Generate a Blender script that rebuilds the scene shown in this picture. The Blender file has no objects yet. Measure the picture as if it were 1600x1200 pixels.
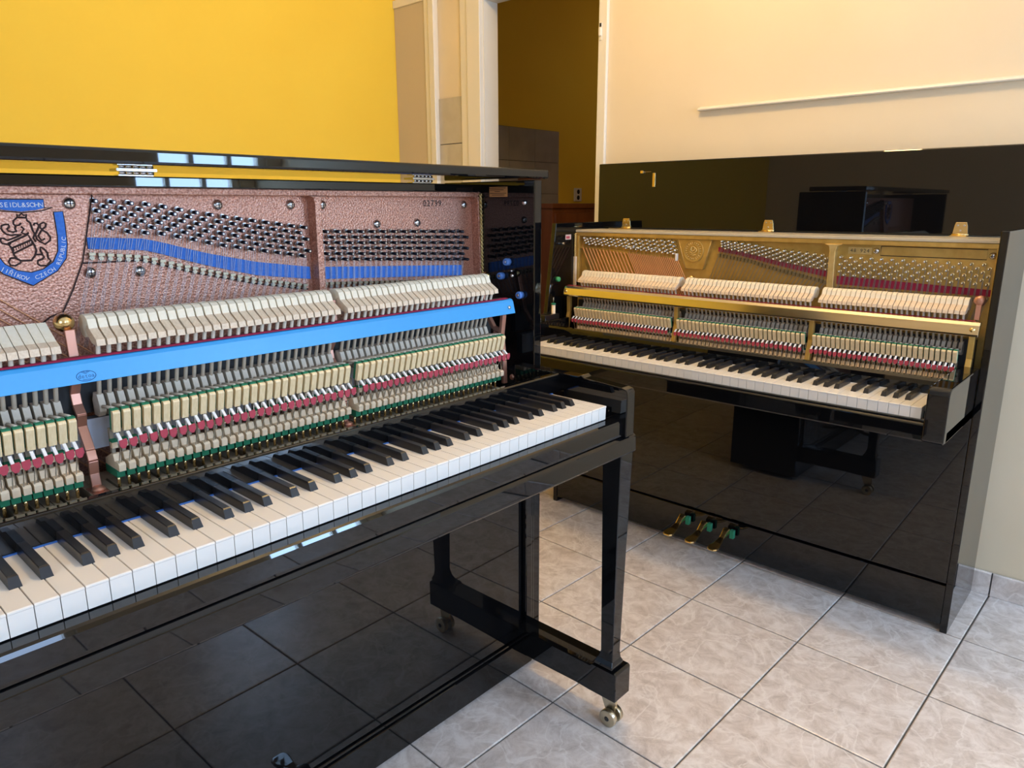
import bpy, math, random
from mathutils import Matrix, Vector

# ------------------------------------------------------------------ camera, world, lights
SC = bpy.context.scene
COL = SC.collection
random.seed(7)

cam_d = bpy.data.cameras.new('camera'); cam = bpy.data.objects.new('camera', cam_d); COL.objects.link(cam)
cam_d.sensor_fit = 'HORIZONTAL'; cam_d.sensor_width = 36.0; cam_d.lens = 36.0 * 1131.19 / 1600.0
cam_d.clip_start = 0.02; cam_d.clip_end = 60
_r = Vector((0.73797606, 0.6748179, -0.00348474)); _u = Vector((-0.15970863, 0.17966876, 0.9706762)); _w = Vector((-0.65565577, 0.71577925, -0.24036548))
_m = Matrix((_r, _u, -_w)).transposed().to_4x4(); _m.translation = Vector((0.9329, -1.15705, 1.14305))
cam.matrix_world = _m
SC.camera = cam

W = bpy.data.worlds.new('World'); SC.world = W; W.use_nodes = True
_bg = W.node_tree.nodes['Background']; _bg.inputs[0].default_value = (0.55, 0.72, 1.0, 1); _bg.inputs[1].default_value = 1.0

SC.view_settings.view_transform = 'Standard'; SC.view_settings.look = 'None'; SC.view_settings.gamma = 1.0
SC.view_settings.use_curve_mapping = False
SC.view_settings.exposure = 0.0

ROOM = dict(x0=-2.02, x1=2.9, y0=-3.2, y1=1.257, h=2.75)

def area_light(name, loc, rot, sx, sy, power, color):
    d = bpy.data.lights.new(name, 'AREA'); d.shape = 'RECTANGLE'; d.size = sx; d.size_y = sy; d.energy = power; d.color = color
    o = bpy.data.objects.new(name, d); COL.objects.link(o); o.location = loc; o.rotation_euler = rot
    return o
# daylight through the windows (two in the right wall, one behind the camera)
area_light('window_daylight', (2.99, 0.83, 1.55), (0, math.radians(90), 0), 1.3, 0.66, 92, (0.41, 0.645, 1.0))
area_light('window_daylight', (2.99, -.94, 1.55), (0, math.radians(90), 0), 1.3, 1.12, 58, (0.47, 0.66, 1.0))
area_light('window_daylight', (1.55, -3.29, 1.5), (math.radians(90), 0, 0), 1.5, 1.4, 26, (0.45, 0.67, 1.0))

# ------------------------------------------------------------------ materials
def principled(name, col, rough=0.5, metal=0.0, **kw):
    m = bpy.data.materials.new(name); m.use_nodes = True
    b = m.node_tree.nodes['Principled BSDF']
    b.inputs['Base Color'].default_value = (*col, 1); b.inputs['Roughness'].default_value = rough; b.inputs['Metallic'].default_value = metal
    for k, v in kw.items(): b.inputs[k.replace('_', ' ')].default_value = v
    return m

def noisy(name, c1, c2, scale=20, rough=0.5, metal=0.0, bump=0.0, bscale=None, detail=4, stretch=(1, 1, 1), voronoi=False, rnd=False, dist=0.001, coord='Object', **kw):
    """procedural colour variation + optional bump"""
    m = principled(name, c1, rough, metal, **kw); nt = m.node_tree; N = nt.nodes; Lk = nt.links; b = N['Principled BSDF']
    tc = N.new('ShaderNodeTexCoord'); mp = N.new('ShaderNodeMapping'); mp.inputs['Scale'].default_value = stretch
    Lk.new(tc.outputs[coord], mp.inputs['Vector'])
    if rnd:
        oi = N.new('ShaderNodeObjectInfo'); mu = N.new('ShaderNodeMath'); mu.operation = 'MULTIPLY'; mu.inputs[1].default_value = 37.0
        Lk.new(oi.outputs['Random'], mu.inputs[0]); Lk.new(mu.outputs[0], mp.inputs['Location'])
    nz = N.new('ShaderNodeTexNoise'); nz.inputs['Scale'].default_value = scale; nz.inputs['Detail'].default_value = detail
    Lk.new(mp.outputs[0], nz.inputs['Vector'])
    cr = N.new('ShaderNodeValToRGB'); cr.color_ramp.elements[0].color = (*c1, 1); cr.color_ramp.elements[1].color = (*c2, 1)
    cr.color_ramp.elements[0].position = 0.35; cr.color_ramp.elements[1].position = 0.65
    Lk.new(nz.outputs['Fac'], cr.inputs['Fac']); Lk.new(cr.outputs['Color'], b.inputs['Base Color'])
    if bump:
        if voronoi:
            v = N.new('ShaderNodeTexVoronoi'); v.inputs['Scale'].default_value = bscale; Lk.new(mp.outputs[0], v.inputs['Vector']); h = v.outputs['Distance']
        else:
            v = N.new('ShaderNodeTexNoise'); v.inputs['Scale'].default_value = bscale or scale; v.inputs['Detail'].default_value = 3; Lk.new(mp.outputs[0], v.inputs['Vector']); h = v.outputs['Fac']
        bp = N.new('ShaderNodeBump'); bp.inputs['Strength'].default_value = bump; bp.inputs['Distance'].default_value = dist
        Lk.new(h, bp.inputs['Height']); Lk.new(bp.outputs[0], b.inputs['Normal'])
    return m

M = {}
M['black'] = principled('black_polyester', (0.0035, 0.0035, 0.004), 0.02, IOR=1.52)
M['black_satin'] = principled('black_satin', (0.006, 0.006, 0.007), 0.3)
M['ivory'] = principled('white_key_top', (0.82, 0.765, 0.69), 0.22)
M['ebony'] = principled('black_key', (0.012, 0.012, 0.014), 0.32)
M['keywood'] = noisy('key_stick_wood', (0.30, 0.24, 0.17), (0.38, 0.31, 0.22), 60, 0.6)
M['hfelt'] = noisy('hammer_felt', (0.84, 0.73, 0.54), (0.90, 0.80, 0.63), 120, 0.9)
M['mould'] = noisy('hammer_moulding_wood', (0.72, 0.55, 0.38), (0.82, 0.66, 0.48), 90, 0.6, stretch=(1, 4, 4), rnd=True)
M['greywood'] = noisy('grey_wood', (0.52, 0.44, 0.34), (0.62, 0.54, 0.43), 80, 0.7)
M['shank'] = principled('shank_wood', (0.66, 0.56, 0.43), 0.55)
M['cream'] = noisy('cream_wood', (0.82, 0.62, 0.33), (0.90, 0.71, 0.43), 60, 0.5, stretch=(6, 6, 1), rnd=True)
M['palewood'] = noisy('pale_wood', (0.76, 0.58, 0.38), (0.86, 0.69, 0.48), 60, 0.6, rnd=True)
M['green'] = principled('green_felt', (0.02, 0.20, 0.10), 0.95)
M['red'] = principled('red_leather', (0.48, 0.055, 0.08), 0.75)
M['redfelt'] = principled('crimson_felt', (0.30, 0.012, 0.045), 0.95)
M['white'] = principled('white_tape', (0.80, 0.80, 0.80), 0.8)
M['brass'] = principled('brass', (0.80, 0.60, 0.28), 0.22, 1.0)
M['steel'] = principled('steel', (0.70, 0.70, 0.70), 0.25, 1.0)
M['alu'] = principled('aluminium', (0.66, 0.68, 0.74), 0.42, 1.0)
M['casterbrass'] = principled('worn_brass', (0.62, 0.55, 0.40), 0.28, 1.0)
M['wire'] = principled('string_steel', (0.46, 0.45, 0.46), 0.3, 1.0)
M['dullbrass'] = principled('dull_brass', (0.34, 0.29, 0.20), 0.4, 0.9)
M['darkmetal'] = principled('dark_rail', (0.03, 0.028, 0.026), 0.5)
M['copperwire'] = principled('copper_wound_string', (0.80, 0.40, 0.20), 0.4, 0.6)
M['pin'] = principled('blued_pin', (0.03, 0.03, 0.04), 0.3, 0.8)
M['bluefelt'] = noisy('blue_felt', (0.045, 0.16, 0.55), (0.06, 0.20, 0.62), 200, 0.9)
M['bluerail'] = principled('blue_painted_rail', (0.045, 0.35, 0.74), 0.36)
M['bluedark'] = principled('dark_blue_print', (0.01, 0.10, 0.32), 0.6)
M['bluebutton'] = principled('blue_rubber', (0.10, 0.24, 0.62), 0.5)
M['copper'] = noisy('hammered_copper_paint', (0.36, 0.135, 0.080), (0.66, 0.345, 0.235), 330, 0.36, 0.35, bump=0.6, bscale=300, voronoi=True, detail=2, dist=0.0010)
M['copperplain'] = principled('copper_bracket', (0.62, 0.31, 0.22), 0.38, 0.7)
M['darkbrown'] = principled('dark_brown_line', (0.035, 0.012, 0.008), 0.7)
M['gold'] = noisy('gold_bronze_paint', (0.50, 0.315, 0.075), (0.60, 0.39, 0.11), 30, 0.42, 0.55)
M['goldbright'] = noisy('gold_highlight_paint', (0.66, 0.48, 0.18), (0.76, 0.58, 0.26), 60, 0.35, 0.6)
M['goldrail'] = noisy('brass_rail', (0.78, 0.67, 0.46), (0.86, 0.76, 0.56), 6, 0.17, 1.0, stretch=(1, 1, 8))
M['topwood'] = principled('pale_top_rail', (0.55, 0.48, 0.36), 0.35)
M['orange'] = principled('orange_label', (0.55, 0.25, 0.08), 0.6)
M['ink'] = principled('black_ink', (0.01, 0.008, 0.008), 0.7)
M['pink'] = principled('pink_label', (0.70, 0.50, 0.42), 0.6)
M['greenplastic'] = principled('green_button', (0.05, 0.32, 0.12), 0.5)
M['yellow'] = noisy('yellow_wall_paint', (0.92, 0.60, 0.045), (0.93, 0.62, 0.05), 3, 0.75, bump=0.08, bscale=120)
M['creamwall'] = noisy('cream_wall_paint', (0.80, 0.665, 0.46), (0.83, 0.695, 0.49), 3, 0.8, bump=0.08, bscale=120)
M['ceil'] = principled('ceiling_white', (0.85, 0.83, 0.78), 0.85)
M['whitepaint'] = principled('white_gloss_paint', (0.82, 0.76, 0.64), 0.35)
M['doorpaint'] = principled('beige_door_paint', (0.60, 0.50, 0.37), 0.45)
M['brown'] = noisy('brown_veneer', (0.17, 0.05, 0.018), (0.24, 0.075, 0.026), 12, 0.35, stretch=(1, 1, 0.15))
M['walltile'] = noisy('grey_wall_tile', (0.33, 0.31, 0.31), (0.39, 0.37, 0.37), 8, 0.3, rnd=True)
M['beigetile'] = noisy('beige_wall_tile', (0.52, 0.46, 0.36), (0.58, 0.52, 0.42), 14, 0.4, rnd=True)
M['grout'] = noisy('grey_grout', (0.10, 0.095, 0.09), (0.15, 0.14, 0.13), 40, 0.9)
M['lampglass'] = principled('lamp_glass', (0.9, 0.85, 0.75), 0.5)
M['lampglass'].node_tree.nodes['Principled BSDF'].inputs['Emission Color'].default_value = (1, 0.74, 0.42, 1)
M['lampglass'].node_tree.nodes['Principled BSDF'].inputs['Emission Strength'].default_value = 4.0

def tile_material():
    m = principled('stone_floor_tile', (0.6, 0.5, 0.42), 0.25); nt = m.node_tree; N = nt.nodes; Lk = nt.links; b = N['Principled BSDF']
    tc = N.new('ShaderNodeTexCoord'); oi = N.new('ShaderNodeObjectInfo'); mu = N.new('ShaderNodeMath'); mu.operation = 'MULTIPLY'; mu.inputs[1].default_value = 53.0
    mp = N.new('ShaderNodeMapping'); Lk.new(tc.outputs['Object'], mp.inputs['Vector']); Lk.new(oi.outputs['Random'], mu.inputs[0]); Lk.new(mu.outputs[0], mp.inputs['Location'])
    n1 = N.new('ShaderNodeTexNoise'); n1.inputs['Scale'].default_value = 20; n1.inputs['Detail'].default_value = 10; n1.inputs['Roughness'].default_value = 0.74; n1.inputs['Distortion'].default_value = 0.6
    Lk.new(mp.outputs[0], n1.inputs['Vector'])
    cr = N.new('ShaderNodeValToRGB'); e = cr.color_ramp.elements; e[0].position = 0.3; e[0].color = (0.50, 0.41, 0.35, 1); e[1].position = 0.62; e[1].color = (0.82, 0.735, 0.675, 1)
    k = e.new(0.47); k.color = (0.68, 0.585, 0.52, 1)
    Lk.new(n1.outputs['Fac'], cr.inputs['Fac'])
    # pale scratchy veins
    n2 = N.new('ShaderNodeTexNoise'); n2.inputs['Scale'].default_value = 7; n2.inputs['Detail'].default_value = 7; n2.inputs['Distortion'].default_value = 0.9
    Lk.new(mp.outputs[0], n2.inputs['Vector'])
    s = N.new('ShaderNodeMath'); s.operation = 'SUBTRACT'; s.inputs[1].default_value = 0.5; Lk.new(n2.outputs['Fac'], s.inputs[0])
    a = N.new('ShaderNodeMath'); a.operation = 'ABSOLUTE'; Lk.new(s.outputs[0], a.inputs[0])
    r2 = N.new('ShaderNodeValToRGB'); r2.color_ramp.elements[0].position = 0.0; r2.color_ramp.elements[0].color = (0.55, 0.55, 0.55, 1); r2.color_ramp.elements[1].position = 0.022; r2.color_ramp.elements[1].color = (0, 0, 0, 1)
    Lk.new(a.outputs[0], r2.inputs['Fac'])
    mx = N.new('ShaderNodeMix'); mx.data_type = 'RGBA'; Lk.new(r2.outputs['Color'], mx.inputs['Factor']); Lk.new(cr.outputs['Color'], mx.inputs['A']); mx.inputs['B'].default_value = (0.90, 0.83, 0.77, 1)
    Lk.new(mx.outputs['Result'], b.inputs['Base Color'])
    bp = N.new('ShaderNodeBump'); bp.inputs['Strength'].default_value = 0.18; bp.inputs['Distance'].default_value = 0.002; Lk.new(n1.outputs['Fac'], bp.inputs['Height']); Lk.new(bp.outputs[0], b.inputs['Normal'])
    return m
M['tile'] = tile_material()

def glass_material():
    m = bpy.data.materials.new('window_pane'); m.use_nodes = True; nt = m.node_tree; nt.nodes.clear()
    o = nt.nodes.new('ShaderNodeOutputMaterial'); t = nt.nodes.new('ShaderNodeBsdfTransparent'); g = nt.nodes.new('ShaderNodeBsdfGlossy'); g.inputs['Roughness'].default_value = 0.02
    x = nt.nodes.new('ShaderNodeMixShader'); x.inputs[0].default_value = 0.06
    nt.links.new(t.outputs[0], x.inputs[1]); nt.links.new(g.outputs[0], x.inputs[2]); nt.links.new(x.outputs[0], o.inputs[0])
    return m
M['glass'] = glass_material()

# ------------------------------------------------------------------ mesh helpers
class MB:
    def __init__(s): s.v = []; s.f = []; s.mi = []; s.sm = []; s.cur = 0; s.smooth = False
    def mat(s, i): s.cur = i; return s
    def _add(s, vs, fs, smooth=False):
        o = len(s.v); s.v += [tuple(p) for p in vs]
        for q in fs: s.f.append(tuple(i + o for i in q)); s.mi.append(s.cur); s.sm.append(smooth)
        return s
    def box(s, x0, x1, y0, y1, z0, z1):
        vs = [(x, y, z) for x in (x0, x1) for y in (y0, y1) for z in (z0, z1)]
        return s._add(vs, [(0, 1, 3, 2), (4, 6, 7, 5), (0, 4, 5, 1), (2, 3, 7, 6), (0, 2, 6, 4), (1, 5, 7, 3)])
    def prism(s, poly, axis, lo, hi):
        """poly: 2D points; axis 'y': (x,z) extruded along y; 'x': (y,z) along x; 'z': (x,y) along z"""
        def mk(p, t): return (p[0], t, p[1]) if axis == 'y' else ((t, p[0], p[1]) if axis == 'x' else (p[0], p[1], t))
        n = len(poly); area = sum(poly[i][0] * poly[(i + 1) % n][1] - poly[(i + 1) % n][0] * poly[i][1] for i in range(n))
        if area < 0: poly = poly[::-1]
        vs = [mk(p, lo) for p in poly] + [mk(p, hi) for p in poly]
        fs = [tuple(range(n - 1, -1, -1)), tuple(range(n, 2 * n))] + [(i, (i + 1) % n, n + (i + 1) % n, n + i) for i in range(n)]
        if axis == 'y': fs = [q[::-1] for q in fs]
        return s._add(vs, fs)
    def loft(s, rings):
        """closed rings of equal count, capped"""
        n = len(rings[0]); vs = [p for r in rings for p in r]; fs = [tuple(range(n - 1, -1, -1)), tuple(range((len(rings) - 1) * n, len(rings) * n))]
        for k in range(len(rings) - 1):
            for i in range(n): fs.append((k * n + i, k * n + (i + 1) % n, (k + 1) * n + (i + 1) % n, (k + 1) * n + i))
        return s._add(vs, fs)
    def tube(s, pts, r, n=6, r2=None, caps=True, smooth=True):
        pts = [Vector(p) for p in pts]; rings = []; prev = None
        for i, p in enumerate(pts):
            t = (pts[min(i + 1, len(pts) - 1)] - pts[max(i - 1, 0)]).normalized()
            if prev is None:
                a = Vector((0, 0, 1)) if abs(t.z) < 0.9 else Vector((1, 0, 0)); u = t.cross(a).normalized()
            else: u = (prev - t * prev.dot(t)).normalized()
            prev = u; w = t.cross(u); rr = r if r2 is None else r + (r2 - r) * i / (len(pts) - 1)
            rings.append([p + (u * math.cos(2 * math.pi * k / n) + w * math.sin(2 * math.pi * k / n)) * rr for k in range(n)])
        o = len(s.v); s.v += [tuple(p) for q in rings for p in q]
        for k in range(len(rings) - 1):
            for i in range(n):
                s.f.append((o + k * n + i, o + k * n + (i + 1) % n, o + (k + 1) * n + (i + 1) % n, o + (k + 1) * n + i)); s.mi.append(s.cur); s.sm.append(smooth)
        if caps:
            s.f.append(tuple(o + i for i in range(n - 1, -1, -1))); s.f.append(tuple(o + (len(rings) - 1) * n + i for i in range(n)))
            s.mi += [s.cur] * 2; s.sm += [False] * 2
        return s
    def lathe(s, c, axis, prof, n=14, smooth=True):
        """prof: list of (t along axis, radius)"""
        ax = Vector(axis).normalized(); a = Vector((0, 0, 1)) if abs(ax.z) < 0.9 else Vector((1, 0, 0)); u = ax.cross(a).normalized(); w = ax.cross(u); c = Vector(c)
        o = len(s.v)
        for t, r in prof:
            for k in range(n): s.v.append(tuple(c + ax * t + (u * math.cos(2 * math.pi * k / n) + w * math.sin(2 * math.pi * k / n)) * r))
        for j in range(len(prof) - 1):
            for i in range(n): s.f.append((o + j * n + i, o + j * n + (i + 1) % n, o + (j + 1) * n + (i + 1) % n, o + (j + 1) * n + i)); s.mi.append(s.cur); s.sm.append(smooth)
        s.f.append(tuple(o + i for i in range(n - 1, -1, -1))); s.f.append(tuple(o + (len(prof) - 1) * n + i for i in range(n))); s.mi += [s.cur] * 2; s.sm += [False] * 2
        return s
    def strap(s, path, w, th, a):
        """flat strap following path of (x,z), width w along y centred at a"""
        for (x0, z0), (x1, z1) in zip(path[:-1], path[1:]):
            dx, dz = x1 - x0, z1 - z0; L = math.hypot(dx, dz) or 1; nx, nz = -dz / L * th / 2, dx / L * th / 2
            s.prism([(x0 + nx, z0 + nz), (x1 + nx, z1 + nz), (x1 - nx, z1 - nz), (x0 - nx, z0 - nz)], 'y', a - w / 2, a + w / 2)
        return s
    def glyphs(s, verts, faces): return s._add(verts, faces)
    def mesh(s, name, mats):
        me = bpy.data.meshes.new(name); me.from_pydata(s.v, [], s.f)
        for m in mats: me.materials.append(M[m])
        me.polygons.foreach_set('material_index', s.mi); me.polygons.foreach_set('use_smooth', s.sm); me.update()
        return me

def obj(name, me, parent=None, loc=(0, 0, 0), label=None, kind=None, bevel=0.0):
    o = bpy.data.objects.new(name, me); COL.objects.link(o); o.location = loc
    if parent: o.parent = parent
    if label: o['label'] = label
    if kind: o['kind'] = kind
    if bevel:
        b = o.modifiers.new('bevel', 'BEVEL'); b.width = bevel; b.segments = 2; b.limit_method = 'ANGLE'; b.angle_limit = math.radians(40)
    return o
def mk(name, mb, mats, parent=None, loc=(0, 0, 0), **kw):
    return obj(name, mb.mesh(name, mats if isinstance(mats, (list, tuple)) else [mats]), parent, loc, **kw)
def thing(name, label, cat, loc=(0, 0, 0), rz=0.0):
    o = bpy.data.objects.new(name, None); COL.objects.link(o); o.location = loc; o.rotation_euler = (0, 0, rz); o.empty_display_size = 0.05
    o['label'] = label; o['category'] = cat; return o
def tag(o, label, cat): o['label'] = label; o['category'] = cat; return o
def BX(*a): return MB().box(*a)
def interp(pts, x):
    if x <= pts[0][0]: return pts[0][1]
    for (x0, y0), (x1, y1) in zip(pts[:-1], pts[1:]):
        if x <= x1: return y0 + (y1 - y0) * (x - x0) / (x1 - x0)
    return pts[-1][1]

_glyph = {}
def glyph(ch):
    """filled outline of a character (unit height font), as verts2d + faces"""
    if ch in _glyph: return _glyph[ch]
    cu = bpy.data.curves.new('glyph', 'FONT'); cu.body = ch; cu.size = 1.0; cu.align_x = 'CENTER'; cu.resolution_u = 2
    o = bpy.data.objects.new('glyph', cu); COL.objects.link(o)
    dg = bpy.context.evaluated_depsgraph_get(); me = bpy.data.meshes.new_from_object(o.evaluated_get(dg))
    v = [(p.co.x, p.co.y) for p in me.vertices]; f = [tuple(p.vertices) for p in me.polygons]
    bpy.data.objects.remove(o); bpy.data.curves.remove(cu); bpy.data.meshes.remove(me)
    _glyph[ch] = (v, f); return _glyph[ch]
def letters(mb, items, x):
    """items: (char, a, z, size, angle): lettering facing +x at plane x"""
    for ch, a, z, size, ang in items:
        if ch == ' ': continue
        v, f = glyph(ch); c, s_ = math.cos(ang), math.sin(ang)
        mb._add([(x, a + (p[0] * c - p[1] * s_) * size, z + (p[0] * s_ + p[1] * c) * size) for p in v], f)
    return mb
def along(text, p0, p1, size, bend=0.0):
    n = len(text); out = []
    base = math.atan2(p1[1] - p0[1], p1[0] - p0[0])
    for i, ch in enumerate(text):
        t = (i + 0.5) / n; k = 4 * bend * t * (1 - t)
        out.append((ch, p0[0] + (p1[0] - p0[0]) * t + math.sin(base) * k, p0[1] + (p1[1] - p0[1]) * t - math.cos(base) * k, size, base + bend * 0 + (t - 0.5) * bend * 60))
    return out

# ------------------------------------------------------------------ the room
R_ = ROOM; WY = R_['y1']
floor = mk('floor', BX(-2.6, 3.0, -3.3, 4.6, -0.06, -0.004), 'grout', kind='structure')
TS = 0.318
ang = math.radians(-1.3658); ca, sa = math.cos(ang), math.sin(ang)
tb = MB(); g = 0.0021; h = TS / 2 - g; c_ = 0.0022
tb.loft([[(-h, -h, -0.008), (h, -h, -0.008), (h, h, -0.008), (-h, h, -0.008)], [(-h, -h, -0.0012), (h, -h, -0.0012), (h, h, -0.0012), (-h, h, -0.0012)], [(-h + c_, -h + c_, 0), (h - c_, -h + c_, 0), (h - c_, h - c_, 0), (-h + c_, h - c_, 0)]])
tile_me = tb.mesh('floor_tile', ['tile'])
tiles = []
for j in range(-7, 10):
    for i in range(-11, 5):
        cx, cy = (j + .5) * TS, (i + .5) * TS
        x, y = ca * cx - sa * cy, sa * cx + ca * cy
        if -1.95 - .1 < x < 2.86 and -3.1 < y < 1.27: tiles.append((math.hypot(x - .93, y + 1.157), x, y))
for d, x, y in tiles:
    o = obj('floor_tile', tile_me, floor, (x, y, 0)); o.rotation_euler = (0, 0, ang)
for j in range(-7, -2):
    for i in range(4, 9):
        cx, cy = (j + .5) * TS, (i + .5) * TS; x, y = ca * cx - sa * cy, sa * cx + ca * cy
        if y > 1.26 and x > -2.2:
            o = obj('floor_tile', tile_me, floor, (x, y, 0)); o.rotation_euler = (0, 0, ang)

H = R_['h']
mk('ceiling', BX(-2.6, 3.0, -3.3, 4.6, H, H + .08), 'ceil', kind='structure')
mk('wall_left', BX(-2.12, -2.02, -3.3, WY, -.02, H), 'yellow', kind='structure')
# back wall with the doorway (x -1.44 .. -0.818)
WT = 0.075
wb = MB().box(-.818, 3.0, WY, WY + WT, -.02, H).box(-1.439, -.818, WY, WY + WT, 2.0, H).box(-2.12, -1.439, WY, WY + WT, -.02, H)
wall_back = mk('wall_back', wb, 'creamwall', kind='structure')
# right wall with window opening y .50..1.16, z .9..2.2
mk('wall_right', MB().box(2.9, 3.0, -3.3, -1.5, -.02, H).box(2.9, 3.0, -.38, .50, -.02, H).box(2.9, 3.0, -1.5, -.38, -.02, .9).box(2.9, 3.0, -1.5, -.38, 2.2, H).box(2.9, 3.0, 1.16, WY + WT, -.02, H).box(2.9, 3.0, .50, 1.16, -.02, .9).box(2.9, 3.0, .50, 1.16, 2.2, H), 'creamwall', kind='structure')
mk('wall_front', MB().box(-2.12, .8, -3.3, -3.2, -.02, H).box(2.3, 3.0, -3.3, -3.2, -.02, H).box(.8, 2.3, -3.3, -3.2, -.02, .8).box(.8, 2.3, -3.3, -3.2, 2.2, H), 'creamwall', kind='structure')
def window(n, axis, p, a0, a1, z0, z1, nx, nz):
    fr = MB(); t = .045
    def b(a, c, q, r, dep=.05):
        if axis == 'x': fr.box(p, p + dep, a, c, q, r)
        else: fr.box(a, c, p - dep, p, q, r)
    b(a0, a0 + t, z0, z1); b(a1 - t, a1, z0, z1); b(a0, a1, z0, z0 + t); b(a0, a1, z1 - t, z1)
    w = mk(n, fr, 'whitepaint', kind='structure')
    for i in range(1, nx):
        fr = MB(); a = a0 + (a1 - a0) * i / nx; b(a - .014, a + .014, z0 + t, z1 - t, .035); mk('glazing_bar', fr, 'whitepaint', w)
    for i in range(1, nz):
        fr = MB(); z = z0 + (z1 - z0) * i / nz; b(a0 + t, a1 - t, z - .014, z + .014, .03); mk('glazing_bar', fr, 'whitepaint', w)
    for i in range(nx):
        for k in range(nz):
            fr = MB(); aa = a0 + t + (a1 - a0 - 2 * t) * i / nx; ab = a0 + t + (a1 - a0 - 2 * t) * (i + 1) / nx; za = z0 + t + (z1 - z0 - 2 * t) * k / nz; zb = z0 + t + (z1 - z0 - 2 * t) * (k + 1) / nz
            if axis == 'x': fr.box(p + .015, p + .018, aa, ab, za, zb)
            else: fr.box(aa, ab, p - .018, p - .015, za, zb)
            mk('pane', fr, 'glass', w)
    return w
window('window_1', 'x', 2.92, .50, 1.16, .9, 2.2, 3, 3)
window('window_3', 'x', 2.92, -1.5, -.38, .9, 2.2, 3, 3)
window('window_2', 'y', -3.22, .8, 2.3, .8, 2.2, 3, 2)

# skirting tiles along the back wall
bb = mk('baseboard_back', BX(-.779, 2.9, WY - .004, WY, 0, .07), 'grout', kind='structure')
bt = MB().prism([(0, 0), (-.011, 0), (-.011, .069), (-.007, .073), (0, .073)], 'x', 0, TS - .004)
bt = MB(); bt.prism([(-.004, .001), (-.012, .001), (-.012, .070), (-.009, .073), (-.004, .073)], 'x', .002, TS - .002)
bt_me = bt.mesh('skirting_tile', ['tile'])
for k in range(11):
    x = .666 + (k - 4.5 + .5 - .0) * TS - .0
    if -.78 <= x and x + TS < 2.9: obj('skirting_tile', bt_me, bb, (x, WY, 0))
# door frame (right jamb, head, left jamb)
t1 = mk('trim_1', MB().box(-.818, -.779, WY - .016, WY, 0, 2.04).box(-1.478, -.779, WY - .016, WY, 2.0, 2.06).box(-1.567, -1.520, WY - .016, WY, 0, 2.06).box(-1.520, -1.439, WY - .024, WY, 0, 2.06), 'whitepaint', kind='structure', bevel=.003)
mk('jamb_lining', MB().box(-1.45, -1.434, WY - .001, WY + WT + .01, 0, 2.0).box(-.824, -.8181, WY, WY + WT + .01, 0, 2.0).box(-1.439, -.824, WY, WY + WT + .01, 1.99, 2.0), 'whitepaint', t1)
mk('strike_plate', MB().box(-.812, -.800, WY - .019, WY - .016, 1.74, 1.80).box(-.811, -.802, WY - .026, WY - .016, 1.755, 1.783), 'whitepaint', t1, bevel=.002)
mk('strike_slot', BX(-.811, -.803, WY - .0195, WY - .0185, 1.786, 1.799), 'ink', t1)
# second door, far left
t2 = mk('trim_2', MB().box(-1.80, -1.762, WY - .020, WY, 0, 2.08).box(-1.762, -1.725, WY - .030, WY, 0, 2.08).box(-2.02, -1.725, WY - .020, WY, 2.046, 2.08), 'whitepaint', kind='structure', bevel=.003)
d1 = mk('door_1', BX(-2.019, -1.80, WY - .012, WY - .001, 0.005, 2.046), 'doorpaint', kind='structure')
# tiled dado beside the doorway
dd = mk('wall_dado', BX(-1.725, -1.567, WY - .004, WY, 0, 1.618), 'grout', kind='structure')
dt = BX(.001, .157, -.008, -.0035, .0015, .2).mesh('dado_tile', ['beigetile'])
for k in range(8): obj('dado_tile', dt, dd, (-1.725, WY, k * .2025))
# corridor behind the doorway
mk('wall_corridor_left', BX(-2.42, -2.3, WY + WT, 4.6, 0, H), 'yellow', kind='structure')
mk('wall_corridor_right', BX(-.80, -.70, WY + WT, 4.6, 0, H), 'creamwall', kind='structure')
mk('wall_corridor_end', BX(-2.42, -.70, 4.5, 4.6, 0, H), 'yellow', kind='structure')
cd = mk('wall_corridor_dado', BX(-2.3, -2.296, 1.35, 2.84, 0, 1.618), 'grout', kind='structure')
ct = BX(0, .006, .001, .247, .001, .2).mesh('dado_tile', ['walltile'])
for i in range(6):
    for k in range(8): obj('dado_tile', ct, cd, (-2.297, 1.352 + i * .248, k * .2023))

# thin white ledge on the cream wall
tag(mk('wall_ledge', MB().prism([(WY, 1.456), (WY - .020, 1.456), (WY - .022, 1.459), (WY - .020, 1.464), (WY, 1.470)], 'x', -.386, 1.6), 'whitepaint'), 'thin white ledge strip running along the cream wall above the raised lid', 'ledge')

# brown cabinet standing in the dark corridor
cb = thing('wooden_cabinet', 'brown wooden cabinet standing in the dark room beyond the doorway', 'cabinet', (-2.12, 3.01, 0))
mk('body', MB().box(-.16, .13, -.60, .60, .06, 1.12), 'brown', cb, bevel=.003)
mk('top', BX(-.165, .145, -.615, .615, 1.12, 1.15), 'brown', cb, bevel=.004)
mk('plinth', BX(-.15, .115, -.58, .58, 0, .06), 'brown', cb)
for s_ in (-1, 1): 
    dr = mk('door', BX(.131, .147, s_ * .30 - .285, s_ * .30 + .285, .09, 1.09), 'brown', cb, bevel=.002)
    mk('knob', MB().lathe((.147, s_ * .05, .6), (1, 0, 0), [(0, .006), (.012, .006), (.014, .012), (.024, .011), (.026, .004)]), 'brass', dr)
so = thing('wall_socket', 'white double wall socket on the olive corridor wall above the brown cabinet', 'socket', (-2.3, 3.06, 1.17))
mk('plate', BX(.0005, .012, -.04, .04, -.005, .085), 'whitepaint', so, bevel=.003)
for k in (0.02, 0.06): mk('outlet', MB().lathe((.0122, 0, k), (1, 0, 0), [(0, .016), (.0006, .016)]), 'ink', so)

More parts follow.
